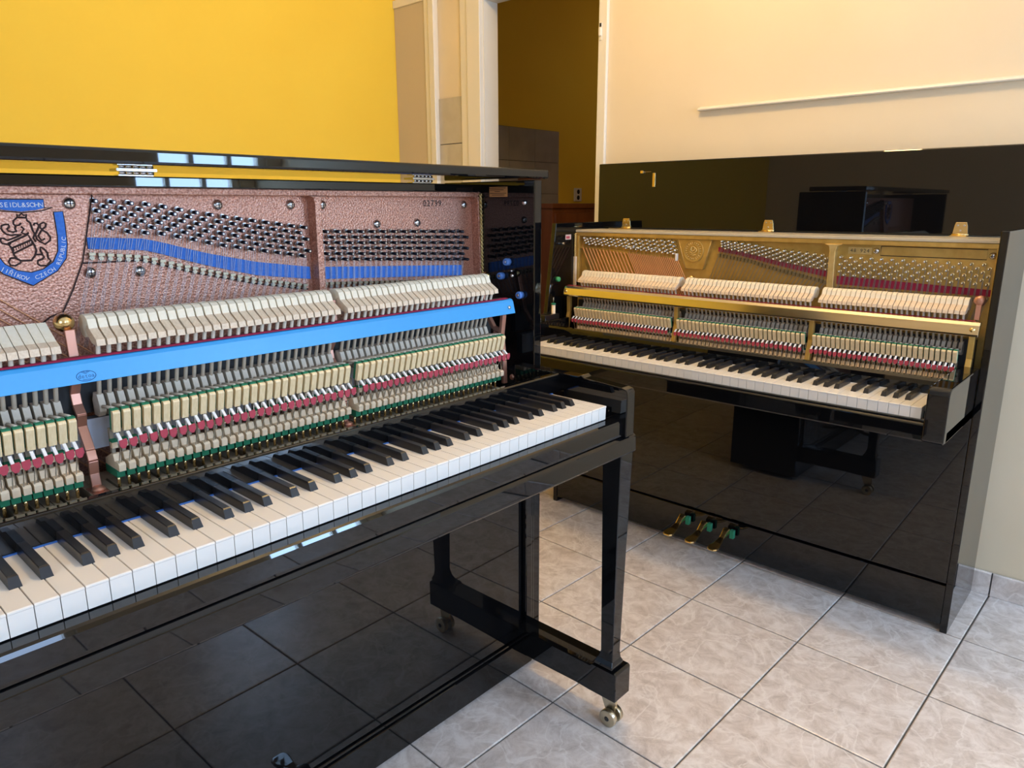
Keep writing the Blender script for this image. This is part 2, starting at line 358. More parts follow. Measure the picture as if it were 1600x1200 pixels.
# ceiling lamp (warm), out of frame above the pianos
lp = thing('ceiling_lamp', 'round opal glass ceiling lamp glowing warm above the two pianos', 'lamp', (-.12, .24, H))
mk('base', MB().lathe((0, 0, 0), (0, 0, -1), [(0, .10), (.03, .10), (.032, .09)], 24), 'whitepaint', lp)
mk('shade', MB().lathe((0, 0, -.032), (0, 0, -1), [(0, .15), (.03, .165), (.06, .155), (.085, .115), (.10, .05), (.103, .005)], 28), 'lampglass', lp)
ld = bpy.data.lights.new('lamp_bulb', 'POINT'); ld.shadow_soft_size = .11; ld.energy = 42; ld.color = (1.0, .66, .26)
lo = bpy.data.objects.new('lamp_bulb', ld); COL.objects.link(lo); lo.location = (-.12, .24, H - .26)

cl = thing('ceiling_lamp', 'small round fill lamp, unseen, added to brighten the dark corridor behind the doorway', 'lamp', (-1.5, 3.6, H))  # unseen lamp added only to lift the corridor walls, no known fixture there
mk('shade', MB().lathe((0, 0, 0), (0, 0, -1), [(0, .09), (.04, .10), (.07, .06), (.08, .005)], 20), 'lampglass', cl)
cd_ = bpy.data.lights.new('corridor_fill', 'AREA'); cd_.shape = 'DISK'; cd_.size = .15; cd_.energy = 1.0; cd_.color = (1, .8, .55)
co_ = bpy.data.objects.new('corridor_fill', cd_); COL.objects.link(co_); co_.location = (-1.5, 3.6, H - .1)

# ------------------------------------------------------------------ shared piano pieces  (local frame: x = towards player, y = towards treble, z up)
WK = 1.222 / 52
def key_layout():
    out = []; wi = 0; names = 'A A# B C C# D D# E F F# G G#'.split()
    for n in range(88):
        nm = names[n % 12]
        if '#' in nm: out.append(('b', wi * WK - .611 + {'C#': -.0028, 'D#': .0028, 'F#': -.0034, 'G#': 0, 'A#': .0034}[nm]))
        else: out.append(('w', (wi + .5) * WK - .611)); wi += 1
    return out
KEYS = key_layout()
def white_key_mesh():
    b = MB(); w = WK / 2 - .00045; e = .0012
    b.loft([[(-.01, -w, .7285), (.1375, -w, .7285), (.1375, w, .7285), (-.01, w, .7285)],
            [(-.01, -w, .7525), (.1382, -w, .7525), (.1382, w, .7525), (-.01, w, .7525)],
            [(-.01, -w, .7535), (.1392, -w, .7535), (.1392, w, .7535), (-.01, w, .7535)],
            [(-.01, -w, .7552), (.1392, -w, .7552), (.1392, w, .7552), (-.01, w, .7552)],
            [(-.01, -w + .0004, .7562), (.1380, -w + .0004, .7562), (.1380, w - .0004, .7562), (-.01, w - .0004, .7562)]])
    return b.mesh('white_key', ['ivory'])
def black_key_mesh():
    b = MB()
    def ring(x0, x1, w, z): return [(x0, -w, z), (x1, -w, z), (x1, w, z), (x0, w, z)]
    b.loft([ring(-.01, .0900, .0062, .750), ring(-.01, .0893, .0061, .757), ring(-.01, .0835, .0050, .7672), ring(-.01, .0815, .0044, .7684)])
    return b.mesh('black_key', ['ebony'])
stick = BX(-.205, -.011, -.0052, .0052, .732, .7475).mesh('key_stick', ['keywood'])
WKM, BKM = white_key_mesh(), black_key_mesh()

def hammer_meshes():
    w = .0056
    # tenor / treble hammer: curved felt head on wooden moulding sloping down to the player
    hm = MB().prism([(-.186, .975), (-.176, .984), (-.168, .9775), (-.148, .9655), (-.1465, .9570), (-.166, .9585), (-.180, .968)], 'y', -w, w)
    hm.mat(1).tube([(-.160, 0, .960), (-.188, 0, .872)], .0031, 7)
    m1 = hm.mesh('hammer', ['mould', 'shank'])
    nose = [(-.1695, .9785)] + [(-.190 + .0205 * math.cos(t) * 1.0, .9805 + .0165 * math.sin(t)) for t in [math.radians(q) for q in (40, 65, 90, 115, 140, 165, 190, 215, 240, 265, 290)]] + [(-.180, .9675), (-.187, .975), (-.177, .9835)]
    f1 = MB().prism(nose, 'y', -w - .0001, w + .0001).mesh('hammer_felt', ['hfelt'])
    # bass hammer: longer straight-topped head
    hb = MB().prism([(-.182, .975), (-.150, .9625), (-.1475, .9530), (-.166, .955), (-.182, .963)], 'y', -w, w)
    hb.mat(1).tube([(-.160, 0, .958), (-.188, 0, .872)], .0031, 7)
    m2 = hb.mesh('hammer', ['mould', 'shank'])
    f2 = MB().prism([(-.163, .9676), (-.199, .9895), (-.209, .988), (-.213, .980), (-.207, .969), (-.190, .962), (-.1822, .9628), (-.1822, .9752)], 'y', -w - .0001, w + .0001).mesh('hammer_felt', ['hfelt'])
    return (m1, f1), (m2, f2)
HM_T, HM_B = hammer_meshes()
BUTT = MB().prism([(-.197, .8825), (-.183, .8810), (-.1775, .8680), (-.1780, .8560), (-.186, .848), (-.203, .848), (-.204, .870)], 'y', -.0043, .0043).tube([(-.180, 0, .8635), (-.137, 0, .8690)], .0025, 7).mesh('butt', ['greywood'])
BCK = MB().prism([(-.1330, .8670), (-.1282, .8668), (-.1262, .8655), (-.1254, .8630), (-.1335, .8345), (-.1400, .8360)], 'y', -.0047, .0047).mesh('backcheck', ['cream'])
BCF = MB().prism([(-.1300, .8690), (-.1300, .8671), (-.1331, .8671), (-.1401, .8370), (-.1450, .8380), (-.1385, .8695)], 'y', -.0049, .0049).mesh('backcheck_felt', ['green'])
RED = MB().prism([(-.0052, .828), (.0045, .8290), (.0052, .822), (.002, .8160), (-.0022, .8160), (-.005, .820)], 'x', -.1155, -.1130).mesh('bridle_strap', ['red'])
TAPE = MB().prism([(-.1275, .8345), (-.1245, .8365), (-.1130, .8275), (-.1150, .8262)], 'y', -.0045, -.0005).mesh('white_tip', ['white'])
WIP = MB().prism([(-.184, .7860), (-.156, .7990), (-.150, .7990), (-.147, .7890), (-.1345, .7890), (-.1312, .7860), (-.1325, .7765), (-.184, .7775)], 'y', -.0046, .0046)
WIP.mat(1).tube([(-.1375, .002, .788), (-.138, .001, .838)], .0008, 5).tube([(-.1345, -.003, .788), (-.121, -.002, .822), (-.1145, -.002, .826)], .0008, 5)
WIP.mat(2).prism([(-.166, .798), (-.158, .798), (-.159, .835), (-.165, .835)], 'y', -.0024, .0024)
WIP.mat(0).box(-.157, -.150, -.0038, .0038, .807, .816).mat(3).box(-.160, -.149, -.0040, .0040, .816, .8195)
WIP = WIP.mesh('wippen', ['palewood', 'steel', 'keywood', 'green'])
WPF = BX(-.184, -.1415, -.0054, .0054, .7655, .7770).mesh('wippen_felt', ['green'])
CAP = MB().tube([(-.154, 0, .7470), (-.154, 0, .7660)], .0024, 8).mesh('capstan', ['brass'])
PIN = MB(); PIN.tube([(0, 0, 0), (.027, 0, -.0012)], .0033, 8).mat(1); PIN.tube([(.0265, 0, -.0012), (.0278, 0, -.0013)], .0018, 8)
for k in range(3): PIN.tube([(.004 + .0022 * k, 0, -.0002), (.0056 + .0022 * k, 0, -.0003)], .0047, 10)
PIN_A = PIN.mesh('tuning_pin', ['pin', 'steel'])
PB = MB(); PB.tube([(0, 0, 0), (.018, 0, -.001)], .0036, 8).lathe((.018, 0, -.001), (1, 0, -.05), [(0, .0036), (.002, .0030), (.0034, .0014)], 8); PB.mat(1)
for k in range(2): PB.tube([(.002 + .0024 * k, 0, 0), (.0038 + .0024 * k, 0, 0)], .0050, 9)
PIN_B = PB.mesh('tuning_pin', ['steel', 'brass'])
AGR = MB().box(.0, .009, -.0046, .0046, -.0022, .0022).tube([(.001, 0, -.006), (.006, 0, -.006)], .0036, 8).mesh('agraffe', ['dullbrass'])
SCREW = MB().lathe((0, 0, 0), (1, 0, 0), [(0, .0090), (.002, .0090), (.005, .0074), (.0068, .004), (.007, .0006)], 14).mat(1).box(.0066, .0073, -.005, .005, -.0008, .0008).box(.0066, .0073, -.0008, .0008, -.005, .005).mesh('screw', ['steel', 'darkbrown'])

def add_keys(p, dz):
    for k, a in KEYS:
        o = obj('white_key' if k == 'w' else 'black_key', WKM if k == 'w' else BKM, p, (0, a, dz)); obj('key_stick', stick, o)

def add_action(p, sections, dz):
    """sections: list of (first a, last a, count, bass?)"""
    for a0, a1, n, bass in sections:
        for i in range(n):
            a = a0 + (a1 - a0) * i / (n - 1); j = random.uniform(-.0006, .0006)
            hm, hf = HM_B if bass else HM_T
            o = obj('hammer', hm, p, (j, a, dz + random.uniform(-.0005, .0005))); obj('hammer_felt', hf, o)
            obj('butt', BUTT, p, (0, a, dz))
            o = obj('backcheck', BCK, p, (j * .7, a, dz)); obj('backcheck_felt', BCF, o)
            o = obj('bridle_strap', RED, p, (j, a + random.uniform(-.0005, .0005), dz + random.uniform(-.001, .001))); obj('white_tip', TAPE, o)
            o = obj('wippen', WIP, p, (0, a, dz)); obj('wippen_felt', WPF, o); obj('capstan', CAP, o)

def pedal(p, a, z, mat='brass', name='pedal'):
    b = MB().loft([[(x, a + w * q, zz + t * s2) for q, s2 in ((-1, -.5), (1, -.5), (1, .5), (-1, .5))] for x, w, zz, t in
                   ((-.135, .010, z + .006, .012), (-.118, .011, z + .008, .020), (-.105, .009, z + .003, .016), (-.085, .0085, z - .010, .011), (-.060, .0125, z - .018, .009), (-.035, .0175, z - .020, .008), (-.022, .0165, z - .021, .008), (-.014, .010, z - .022, .007))])
    o = mk(name, b, mat, p, bevel=.003)
    if mat == 'brass': mk('pedal_felt', BX(-.132, -.118, a + .0115, a + .024, z - .015, z + .012), 'green', o)
    return o

def caster(p, x, a):
    c = mk('caster', MB().prism([(x - .030, .080), (x + .012, .080), (x + .016, .055), (x + .010, .022), (x - .004, .018), (x - .014, .040)], 'y', a - .004, a + .004).box(x - .022, x + .010, a - .012, a + .012, .074, .086), 'casterbrass', p)
    for s_ in (-1, 1):
        mk('wheel', MB().lathe((x + .003, a + s_ * .006, .0205), (0, s_, 0), [(0, .0200), (.001, .0205), (.0115, .0205), (.0125, .0185), (.0126, .006)], 20), 'casterbrass', c)
        mk('axle_cap', MB().lathe((x + .003, a + s_ * .0187, .0205), (0, s_, 0), [(0, .006), (.002, .004)], 10), 'darkmetal', c)

# ================================================================== piano A (copper plate, blue hammer rail)
A = thing('upright_piano', 'glossy black upright piano with copper plate and bright blue rail before the yellow wall', 'piano', (0, -.625, 0))
# --- case
for s_ in (1, -1):
    lo_, hi_ = sorted((s_ * .703, s_ * .728))
    ep = mk('end_panel', BX(-.42, -.130, lo_, hi_, .02, 1.195), 'black', A, bevel=.0025)
    lo_, hi_ = sorted((s_ * .637, s_ * .665))
    mk('arm', MB().prism([(-.13, .690), (.170, .690), (.170, .780), (.166, .788), (.155, .7905), (.062, .796), (.055, .801), (.046, .797), (-.13, .797)], 'y', lo_, hi_), 'black', A, bevel=.002)
    lo_, hi_ = sorted((s_ * .6125, s_ * .637))
    kb = mk('key_block', MB().box(-.01, .118, lo_, hi_, .70, .740), 'black_satin', A, bevel=.002)
    mk('screw', MB().lathe((.1185, s_ * .625, .734), (1, 0, 0), [(0, .003), (.001, .002)], 10), 'steel', kb)
    mk('screw', MB().lathe((.1185, s_ * .625, .708), (1, 0, 0), [(0, .003), (.001, .002)], 10), 'steel', kb)
    # pilaster of three vertical strips at the end of the lower case
    lo_, hi_ = sorted((s_ * .668, s_ * .690)); pl = mk('pilaster', BX(-.16, -.122, lo_, hi_, .10, .66), 'black', A, bevel=.0025)
    lo_, hi_ = sorted((s_ * .6925, s_ * .703)); mk('pilaster_strip', BX(-.16, -.127, lo_, hi_, .10, .66), 'black', pl, bevel=.002)
    # leg with toe block and beam
    b = MB(); ac = s_ * .652
    def sq(x0, x1, w, z, c=None):
        c = ac if c is None else c
        return [(x0, c - w, z), (x1, c - w, z), (x1, c + w, z), (x0, c + w, z)]
    b.loft([sq(.108, .150, .0150, .150), sq(.110, .160, .0215, .156), sq(.112, .160, .0215, .163), sq(.118, .157, .0165, .172), sq(.124, .1555, .0142, .190), sq(.1215, .1600, .0185, .45), sq(.1195, .1645, .0215, .652)])
    mk('leg', b, 'black', A, bevel=.0015)
    ac2 = s_ * .659
    tb_ = mk('toe', MB().prism([(-.14, .078), (.06, .082), (.10, .080), (.112, .080), (.170, .080), (.170, .148), (.165, .151), (.105, .151), (.1, .146), (-.14, .146)], 'y', ac2 - .029, ac2 + .029), 'black', A, bevel=.0025)
    caster(tb_, .140, ac2)
low = mk('lower_panel', BX(-.155, -.135, -.667, .667, .100, .64), 'black', A, bevel=.003)
mk('base_rail', BX(-.160, -.131, -.703, .703, .010, .086), 'black', A, bevel=.003)
mk('base_moulding', BX(-.160, -.1335, -.703, .703, .0885, .0965), 'black', A, bevel=.002)
mk('bottom_board', BX(-.42, -.16, -.703, .703, .03, .06), 'black_satin', A)
for a in (-.08, 0.0, .08): pedal(A, a - .022, .086, 'black')
mk('keybed', BX(-.30, .150, -.700, .678, .6525, .690), 'black', A, bevel=.002)
mk('keybed_rail', MB().prism([(.148, .651), (.166, .651), (.168, .655), (.166, .684), (.160, .6895), (.148, .6895)], 'y', -.680, .680), 'black', A, bevel=.0015)
mk('keyslip', MB().prism([(.1300, .691), (.1605, .691), (.1615, .697), (.1615, .7195), (.1595, .7245), (.1560, .7265), (.1300, .7270)], 'y', -.637, .637), 'black', A, bevel=.0012)
fb = mk('fallboard', MB().prism([(-.0010, .7575), (-.0010, .7860), (-.0013, .7922)] + [(-.0013 - .0040 * (1 - math.cos(t)), .7922 + .0038 * math.sin(t)) for t in [math.radians(q) for q in range(15, 91, 15)]] + [(-.0140, .7960), (-.0160, .7940), (-.0160, .7575)], 'y', -.637, .637), 'black', A)
mk('key_felt_strip', BX(-.012, .0020, -.612, .612, .7565, .7578), 'bluefelt', A)
mk('key_frame', MB().box(-.26, .13, -.64, .64, .690, .722).box(-.255, -.215, -.64, .64, .722, .742), 'keywood', A)
add_keys(A, 0)
# lid, folded over and standing clear of the top rail on its hinges
mk('lid', BX(-.37, -.125, -.748, .746, 1.1975, 1.2175), 'black', A, bevel=.004)
mk('top_rail', MB().box(-.345, -.293, -.703, .703, 1.1715, 1.1885), 'black', A, bevel=.002)
for a in (-.06, .525, -.60):
    hg = mk('lid_hinge', MB().box(-.312, -.294, a - .026, a + .026, 1.1886, 1.1905).box(-.318, -.288, a - .030, a + .030, 1.1955, 1.1974), 'steel', A)
    for k in range(5): mk('knuckle', MB().tube([(-.2915, a - .026 + k * .0105, 1.193), (-.2915, a - .0165 + k * .0105, 1.193)], .0028, 8), 'steel', hg)
# --- iron plate
pl = MB().box(-.352, -.318, -.703, .703, .50, 1.1715)
plate = mk('iron_plate', pl, 'copper', A)
rim = MB().prism([(-.703, 1.1605), (.703, 1.1605), (.703, 1.1713), (-.703, 1.1713)], 'x', -.318, -.295)
rim.prism([(.6935, 1.166), (.6935 + .0065, .95), (.7025, .95), (.7025, 1.166)], 'x', -.318, -.295)
rim.prism([(.684, 1.1606), (.6935, 1.1606), (.6940, 1.1480), (.6905, 1.156)], 'x', -.318, -.295)
mk('plate_rim', rim, 'copper', plate, bevel=.002)
rib = MB().prism([(.246, 1.1606), (.284, 1.1606), (.274, 1.157), (.2705, 1.146), (.2690, .95), (.2545, .95), (.2565, 1.146), (.254, 1.157)], 'x', -.318, -.292)
mk('plate_rib', rib, 'copper', plate, bevel=.0015)
left = MB().prism([(-.703, 1.1606), (-.1279, 1.1606), (-.1534, 1.0605), (-.173, 1.0186), (-.1901, .9884), (-.2069, .9835), (-.2181, .9753), (-.2181, .94), (-.703, .94)], 'x', -.318, -.297)
mk('plate_boss', left, 'copper', plate, bevel=.0015)
ln = MB().tube([(-.2968, -.1265, 1.1598), (-.2968, -.1525, 1.0605), (-.2968, -.172, 1.0186), (-.2968, -.189, .9884), (-.2968, -.206, .9835), (-.2968, -.2175, .9753)], .0012, 5)
mk('cast_edge_line', ln, 'darkbrown', plate)
ledge = MB().tube([(-.3165, a, z) for a, z in ((-.1385, 1.104), (-.150, 1.058), (-.0582, 1.0575), (.0178, 1.034), (.1324, 1.005), (.2440, .985))], .0014, 5)
mk('cast_edge_line', ledge, 'darkbrown', plate)
for a, z, x in ((.0778, 1.1447, -.318), (.2192, 1.1444, -.318), (.2875, 1.1442, -.318), (.669, 1.1433, -.318), (.4171, 1.1051, -.318), (.5263, 1.1056, -.318), (-.1594, 1.1471, -.297), (-.1375, 1.0429, -.318), (-.0637, 1.04, -.318)):
    obj('screw', SCREW, plate, (x, a, z))
feltT = [(-.1361, 1.0965), (-.0474, 1.0915), (.0453, 1.0643), (.1386, 1.0436), (.2500, 1.0275)]
feltB = [(-.1393, 1.0793), (-.0497, 1.0731), (.0431, 1.0437), (.1363, 1.0194), (.2500, 1.0042)]
def band(top, bot, n=14):
    a0, a1 = top[0][0], top[-1][0]; P = [a0 + (a1 - a0) * i / n for i in range(n + 1)]
    return [(a, interp(top, a)) for a in P] + [(a, interp(bot, a)) for a in reversed(P)]
fb_ = MB()
_P = band(feltT, feltB); _n = len(_P) // 2
for i in range(_n - 1): fb_.prism([_P[i], _P[i + 1], _P[-2 - i], _P[-1 - i]], 'x', -.318, -.3145)
mk('string_felt', fb_, 'bluefelt', A)
mk('string_felt', MB().prism([(.2767, 1.0256), (.657, 1.006), (.6565, .9822), (.2778, 1.0018)], 'x', -.318, -.3145), 'bluefelt', A)
TEN = (-.190, .1955, 29, False); TRE = (.222, .599, 28, False); BAS = (-.617, -.245, 31, True)
pinT = [(-.1189, 1.1518), (-.0391, 1.146), (.0345, 1.1322), (.1053, 1.1217), (.2312, 1.1038)]
pinB = [(-.1236, 1.1156), (-.0784, 1.1047), (-.0293, 1.1003), (.0169, 1.0905), (.0624, 1.0791), (.1146, 1.0703), (.2391, 1.0491)]
agrT = [(-.1359, 1.0716), (-.0582, 1.0636), (.0178, 1.0413), (.1324, 1.0131), (.2372, .9929)]
strs = MB()
def string(pin, agr, end, r=.00036):
    strs.tube([pin, agr, end], r, 3, caps=False)
nT = 29
for i in range(nT):
    t = i / (nT - 1); a = -.124 + t * (.2335 + .124); an = -.1335 + t * (.2345 + .1335); za = interp(agrT, an)
    obj('agraffe', AGR, A, (-.3175, an, za))
    for q, row in enumerate((0, 2, 4) if i % 2 == 0 else (1, 3, 5)):
        ap = a + row * .0012; z = interp(pinT, ap) + (interp(pinB, ap) - interp(pinT, ap)) * row / 5
        obj('tuning_pin', PIN_A, A, (-.318, ap, z))
        o_ = (q - 1) * .0022
        string((-.3115, ap + .004, z), (-.3120, an + o_, za), (-.302, an + o_ - .034 - .01 * (1 - t), .93))
nR = 28
for i in range(nR):
    t = i / (nR - 1); a = .280 + t * (.655 - .280); an = .2805 + t * (.6515 - .2805); za = .9935 + (an - .2761) / .3742 * -.021
    obj('agraffe', AGR, A, (-.3175, an, za))
    for q, row in enumerate((0, 2, 4) if i % 2 == 0 else (1, 3, 5)):
        ap = a + (row % 2) * .0004; zt = 1.0948 - (ap - .278) * .0278; zb = 1.0423 - (ap - .2742) * .0549; z = zt + (zb - zt) * row / 5
        obj('tuning_pin', PIN_A, A, (-.318, ap, z)); o_ = (q - 1) * .0022
        string((-.3115, ap + .004, z), (-.3120, an + o_, za), (-.302, an + o_ - .012, .93))
mk('strings', strs, 'wire', A, kind='stuff')
bs = MB()
for i in range(14):
    a = -.50 + i * .018; bs.tube([(-.2935, a, 1.015), (-.2935, a + .11, .92)], .0010, 4, caps=False)
for i in range(10):
    a = -.36 + i * .022
    bs.tube([(-.285, a - .05, .90), (-.285, a + .19, .66)], .0014, 4, caps=False)
mk('bass_strings', bs, 'copperwire', A, kind='stuff')
# soundboard seen behind the action
mk('soundboard', BX(-.40, -.353, -.70, .70, .10, 1.17), 'brown', A)
# gold braided cord down the plate edge
cord = MB()
for ph in (0, math.pi):
    cord.tube([(-.2915 + .0022 * math.cos(t * .9 + ph), .6985 + .0048 * (t / 75) + .0022 * math.sin(t * .9 + ph), 1.1685 - .205 * t / 75) for t in range(0, 76)], .0019, 5)
mk('braided_cord', cord, 'goldbright', A)
# number written on the plate
mk('painted_number', letters(MB(), along('02799', (.545, 1.1405), (.601, 1.1405), .0185), -.3172), 'ink', plate)
# shield emblem
emb = mk('emblem_shield', MB().prism([(-.1815, 1.136), (-.1819, 1.1002), (-.1842, 1.0793), (-.1923, 1.0639), (-.2065, 1.0542), (-.2225, 1.0505), (-.2385, 1.0542), (-.2527, 1.0639), (-.2608, 1.0793), (-.2631, 1.1002), (-.2635, 1.136), (-.2625, 1.141), (-.2480, 1.1372), (-.2225, 1.1345), (-.1970, 1.1372), (-.1825, 1.141)], 'x', -.2972, -.2945), 'copper', plate)
def mir(pts): return [(2 * -.2225 - a, z) for a, z in pts]
so_ = [(-.1824, 1.1352), (-.1699, 1.1358), (-.1695, 1.1169), (-.1703, 1.0892), (-.1743, 1.0682), (-.1882, 1.0504), (-.2225, 1.0312)]
si_ = [(-.1824, 1.1352), (-.1820, 1.1177), (-.1819, 1.1002), (-.1842, 1.0793), (-.1923, 1.0639), (-.2065, 1.0542), (-.2225, 1.0505)]
rb = MB(); ol = MB()
for f_ in (lambda q: q, mir):
    for i in range(6): rb.prism([f_(so_)[i], f_(so_)[i + 1], f_(si_)[i + 1], f_(si_)[i]], 'x', -.2972, -.2938)
    ol.tube([(-.2936, a, z) for a, z in f_(so_)], .0006, 4).tube([(-.2936, a, z) for a, z in f_(si_)], .0006, 4)
mk('blue_ribbon', rb, 'bluefelt', emb)
mk('blue_banner', MB().prism([(-.2500, 1.1531), (-.1927, 1.1531), (-.1932, 1.1411), (-.204, 1.1382), (-.2225, 1.1362), (-.241, 1.1382), (-.2500, 1.1400)], 'x', -.2972, -.2938), 'bluefelt', emb)
for l in ([(-.2500, 1.1531), (-.1927, 1.1531), (-.1932, 1.1411), (-.1825, 1.1415), (-.1970, 1.1368), (-.2225, 1.1345), (-.2500, 1.1375)],): ol.tube([(-.2936, a, z) for a, z in l], .0007, 4)
lion = [[(-.2283, 1.1288), (-.2284, 1.1319), (-.2258, 1.1306), (-.2226, 1.1337), (-.2202, 1.1306), (-.2167, 1.1318), (-.2178, 1.128)], [(-.2278, 1.1282), (-.2179, 1.1274), (-.2173, 1.1236), (-.2138, 1.1204), (-.2129, 1.1153), (-.2121, 1.1089), (-.2103, 1.105), (-.2129, 1.0987), (-.2103, 1.0934)], [(-.2283, 1.1282), (-.234, 1.1233), (-.2344, 1.1189), (-.2323, 1.1163), (-.2277, 1.1175), (-.2251, 1.12)], [(-.2323, 1.1163), (-.2334, 1.112), (-.2322, 1.1088), (-.2363, 1.1077), (-.242, 1.1097), (-.2432, 1.1122), (-.2401, 1.1153), (-.2407, 1.1186), (-.2445, 1.1185), (-.249, 1.1171), (-.2501, 1.1136), (-.2481, 1.1086), (-.2448, 1.1054), (-.239, 1.1036), (-.2345, 1.1045), (-.2297, 1.1037)], [(-.2268, 1.1042), (-.234, 1.1007), (-.245, 1.0966), (-.2484, 1.0993), (-.2521, 1.1), (-.2533, 1.0963), (-.2515, 1.0925), (-.2457, 1.0913), (-.2413, 1.0921)], [(-.2257, 1.1156), (-.2229, 1.1117), (-.2264, 1.1067), (-.2212, 1.104), (-.2175, 1.1065)], [(-.2451, 1.0922), (-.2416, 1.0858), (-.2398, 1.0756), (-.2362, 1.0696), (-.231, 1.0674), (-.2196, 1.0674), (-.2141, 1.0742), (-.2115, 1.0806), (-.2127, 1.0884), (-.2165, 1.0975), (-.219, 1.104), (-.2321, 1.0981), (-.2451, 1.0922)], [(-.2411, 1.0858), (-.2161, 1.0962), (-.2159, 1.0898), (-.2393, 1.0787), (-.2411, 1.0858)], [(-.2099, 1.1165), (-.2088, 1.1196), (-.2054, 1.1196), (-.2031, 1.1157), (-.2055, 1.1112), (-.2094, 1.1037), (-.2086, 1.0972), (-.2046, 1.0932), (-.1992, 1.0898), (-.1921, 1.0947), (-.1909, 1.0992), (-.1947, 1.1058), (-.1999, 1.1098), (-.2022, 1.1137), (-.2016, 1.1182), (-.1972, 1.1207), (-.1941, 1.1187), (-.1953, 1.1142), (-.1997, 1.1111), (-.2062, 1.1016), (-.2031, 1.0951), (-.1982, 1.0975)], [(-.2447, 1.072), (-.2476, 1.0671), (-.2462, 1.0619), (-.2408, 1.0609), (-.233, 1.065), (-.2341, 1.0689), (-.2392, 1.0717), (-.2447, 1.072)], [(-.2122, 1.0754), (-.2048, 1.0751), (-.203, 1.071), (-.2057, 1.0686), (-.2118, 1.0663), (-.2124, 1.0618), (-.2093, 1.059), (-.2012, 1.0589), (-.195, 1.0654), (-.198, 1.0695), (-.1981, 1.0773), (-.2014, 1.0827), (-.2056, 1.0855), (-.2067, 1.0816), (-.2048, 1.0751)]]
for l in lion: ol.tube([(-.2942, a, z) for a, z in l], .0014, 5)
for k in range(8):
    a = -.239 + k * .003; z = 1.0815 + k * .00130; ol.tube([(-.2942, a, z), (-.2942, a - .0002, z + .0052)], .0005, 4)
mk('lion_relief', ol, 'darkbrown', emb)
lm = MB(); lion_body = MB()
mk('emblem_word', letters(MB(), along('SEIDL&SOHN', (-.2480, 1.1422), (-.1945, 1.1422), .0092), -.2934), 'white', emb)
mk('emblem_word', letters(MB(), along('JIŘÍKOV', (-.2600, 1.0565), (-.2275, 1.0385), .0085, .0016), -.2934), 'white', emb)
mk('emblem_word', letters(MB(), along('CZECH', (-.2180, 1.0395), (-.1900, 1.0520), .0082, .0010), -.2934), 'white', emb)
mk('emblem_word', letters(MB(), along('REPUBLIC', (-.1845, 1.0580), (-.1712, 1.0985), .0082, .0022), -.2934), 'white', emb)

# --- action
add_action(A, [BAS, TEN, TRE], 0)
mk('action_rail', MB().box(-.222, -.204, -.64, .66, .796, .842), 'alu', A)
mk('damper_rail', MB().box(-.240, -.226, -.64, .66, .846, .905), 'darkmetal', A)
hr = mk('hammer_rail', MB().prism([(-.1480, .908), (-.1545, .9335), (-.1580, .9385), (-.1640, .9400), (-.1640, .9370), (-.1590, .9355), (-.1575, .9320), (-.1515, .908)], 'y', -.68, .660), 'bluerail', A, bevel=.0006)
mk('rail_felt', BX(-.1690, -.1575, -.68, .645, .9400, .9425), 'redfelt', hr)
mk('rail_felt', BX(-.1740, -.1690, -.68, .640, .9385, .9420), 'green', hr)
mk('screw', MB().lathe((-.1512, .643, .922), (1, 0, .25), [(0, .0042), (.002, .0038), (.003, .0015)], 12), 'steel', hr)
# oval maker's mark on the rail
def rail_pt(a, z): return (-.1480 - (z - .908) * .2549 + .0004, a, z)
ov = MB().tube([rail_pt(-.2135 + .0122 * math.cos(t), .9175 + .0068 * math.sin(t)) for t in [2 * math.pi * k / 28 for k in range(29)]], .00035, 4)
for l in ([(-.219, .9235), (-.2135, .9205), (-.208, .9235)], [(-.2165, .9238), (-.2135, .9222), (-.2105, .9238)], [(-.2185, .9127), (-.2085, .9127)]): ov.tube([rail_pt(*q) for q in l], .0003, 4)
lt = letters(MB(), along('detoa', (-.2242, .9150), (-.2028, .9150), .0078), 0)
ov._add([(rail_pt(0, p[2])[0] + .0002, p[1], p[2]) for p in lt.v], lt.f)
mk('maker_mark', ov, 'bluedark', hr)
# action brackets
def bracket(a, ball=True, w=.013):
    b = MB().strap([(-.182, .978), (-.180, .940), (-.186, .905), (-.200, .885), (-.196, .868), (-.184, .855)], w, .006, a)
    b.strap([(-.184, .857), (-.190, .838), (-.170, .806), (-.164, .792), (-.168, .772), (-.165, .752)], w, .006, a).strap([(-.180, .746), (-.140, .746)], w + .008, .005, a)
    o = mk('action_bracket', b, 'copperplain', A, bevel=.001)
    if ball: mk('ball_knob', MB().lathe((-.205, a - .002, .985), (1, 0, .2), [(0, .006), (.004, .011), (.012, .0135), (.020, .0115), (.025, .006), (.0265, .001)], 16), 'brass', o)
    mk('foot_nut', MB().lathe((-.158, a, .7485), (0, 0, 1), [(0, .010), (.004, .009), (.007, .005), (.008, .001)], 14), 'copperplain', o)
    mk('screw', MB().lathe((-.166, a, .800), (1, 0, .3), [(0, .0028), (.0015, .001)], 10), 'steel', o)
bracket(-.217); bracket(.209, False, .009)
rb_ = MB().strap([(-.166, .905), (-.172, .86), (-.166, .80), (-.164, .748)], .012, .009, .640).strap([(-.172, .868), (-.195, .872), (-.215, .90)], .010, .010, .640).strap([(-.170, .85), (-.195, .862)], .010, .010, .640).strap([(-.215, .90), (-.232, .96), (-.236, .985)], .012, .010, .640)
mk('action_bracket', rb_, 'copperplain', A, bevel=.0015)
mk('ball_knob', MB().lathe((-.24, .652, .983), (1, 0, .2), [(0, .004), (.004, .009), (.010, .0105), (.017, .008), (.020, .001)], 14), 'brass', A)
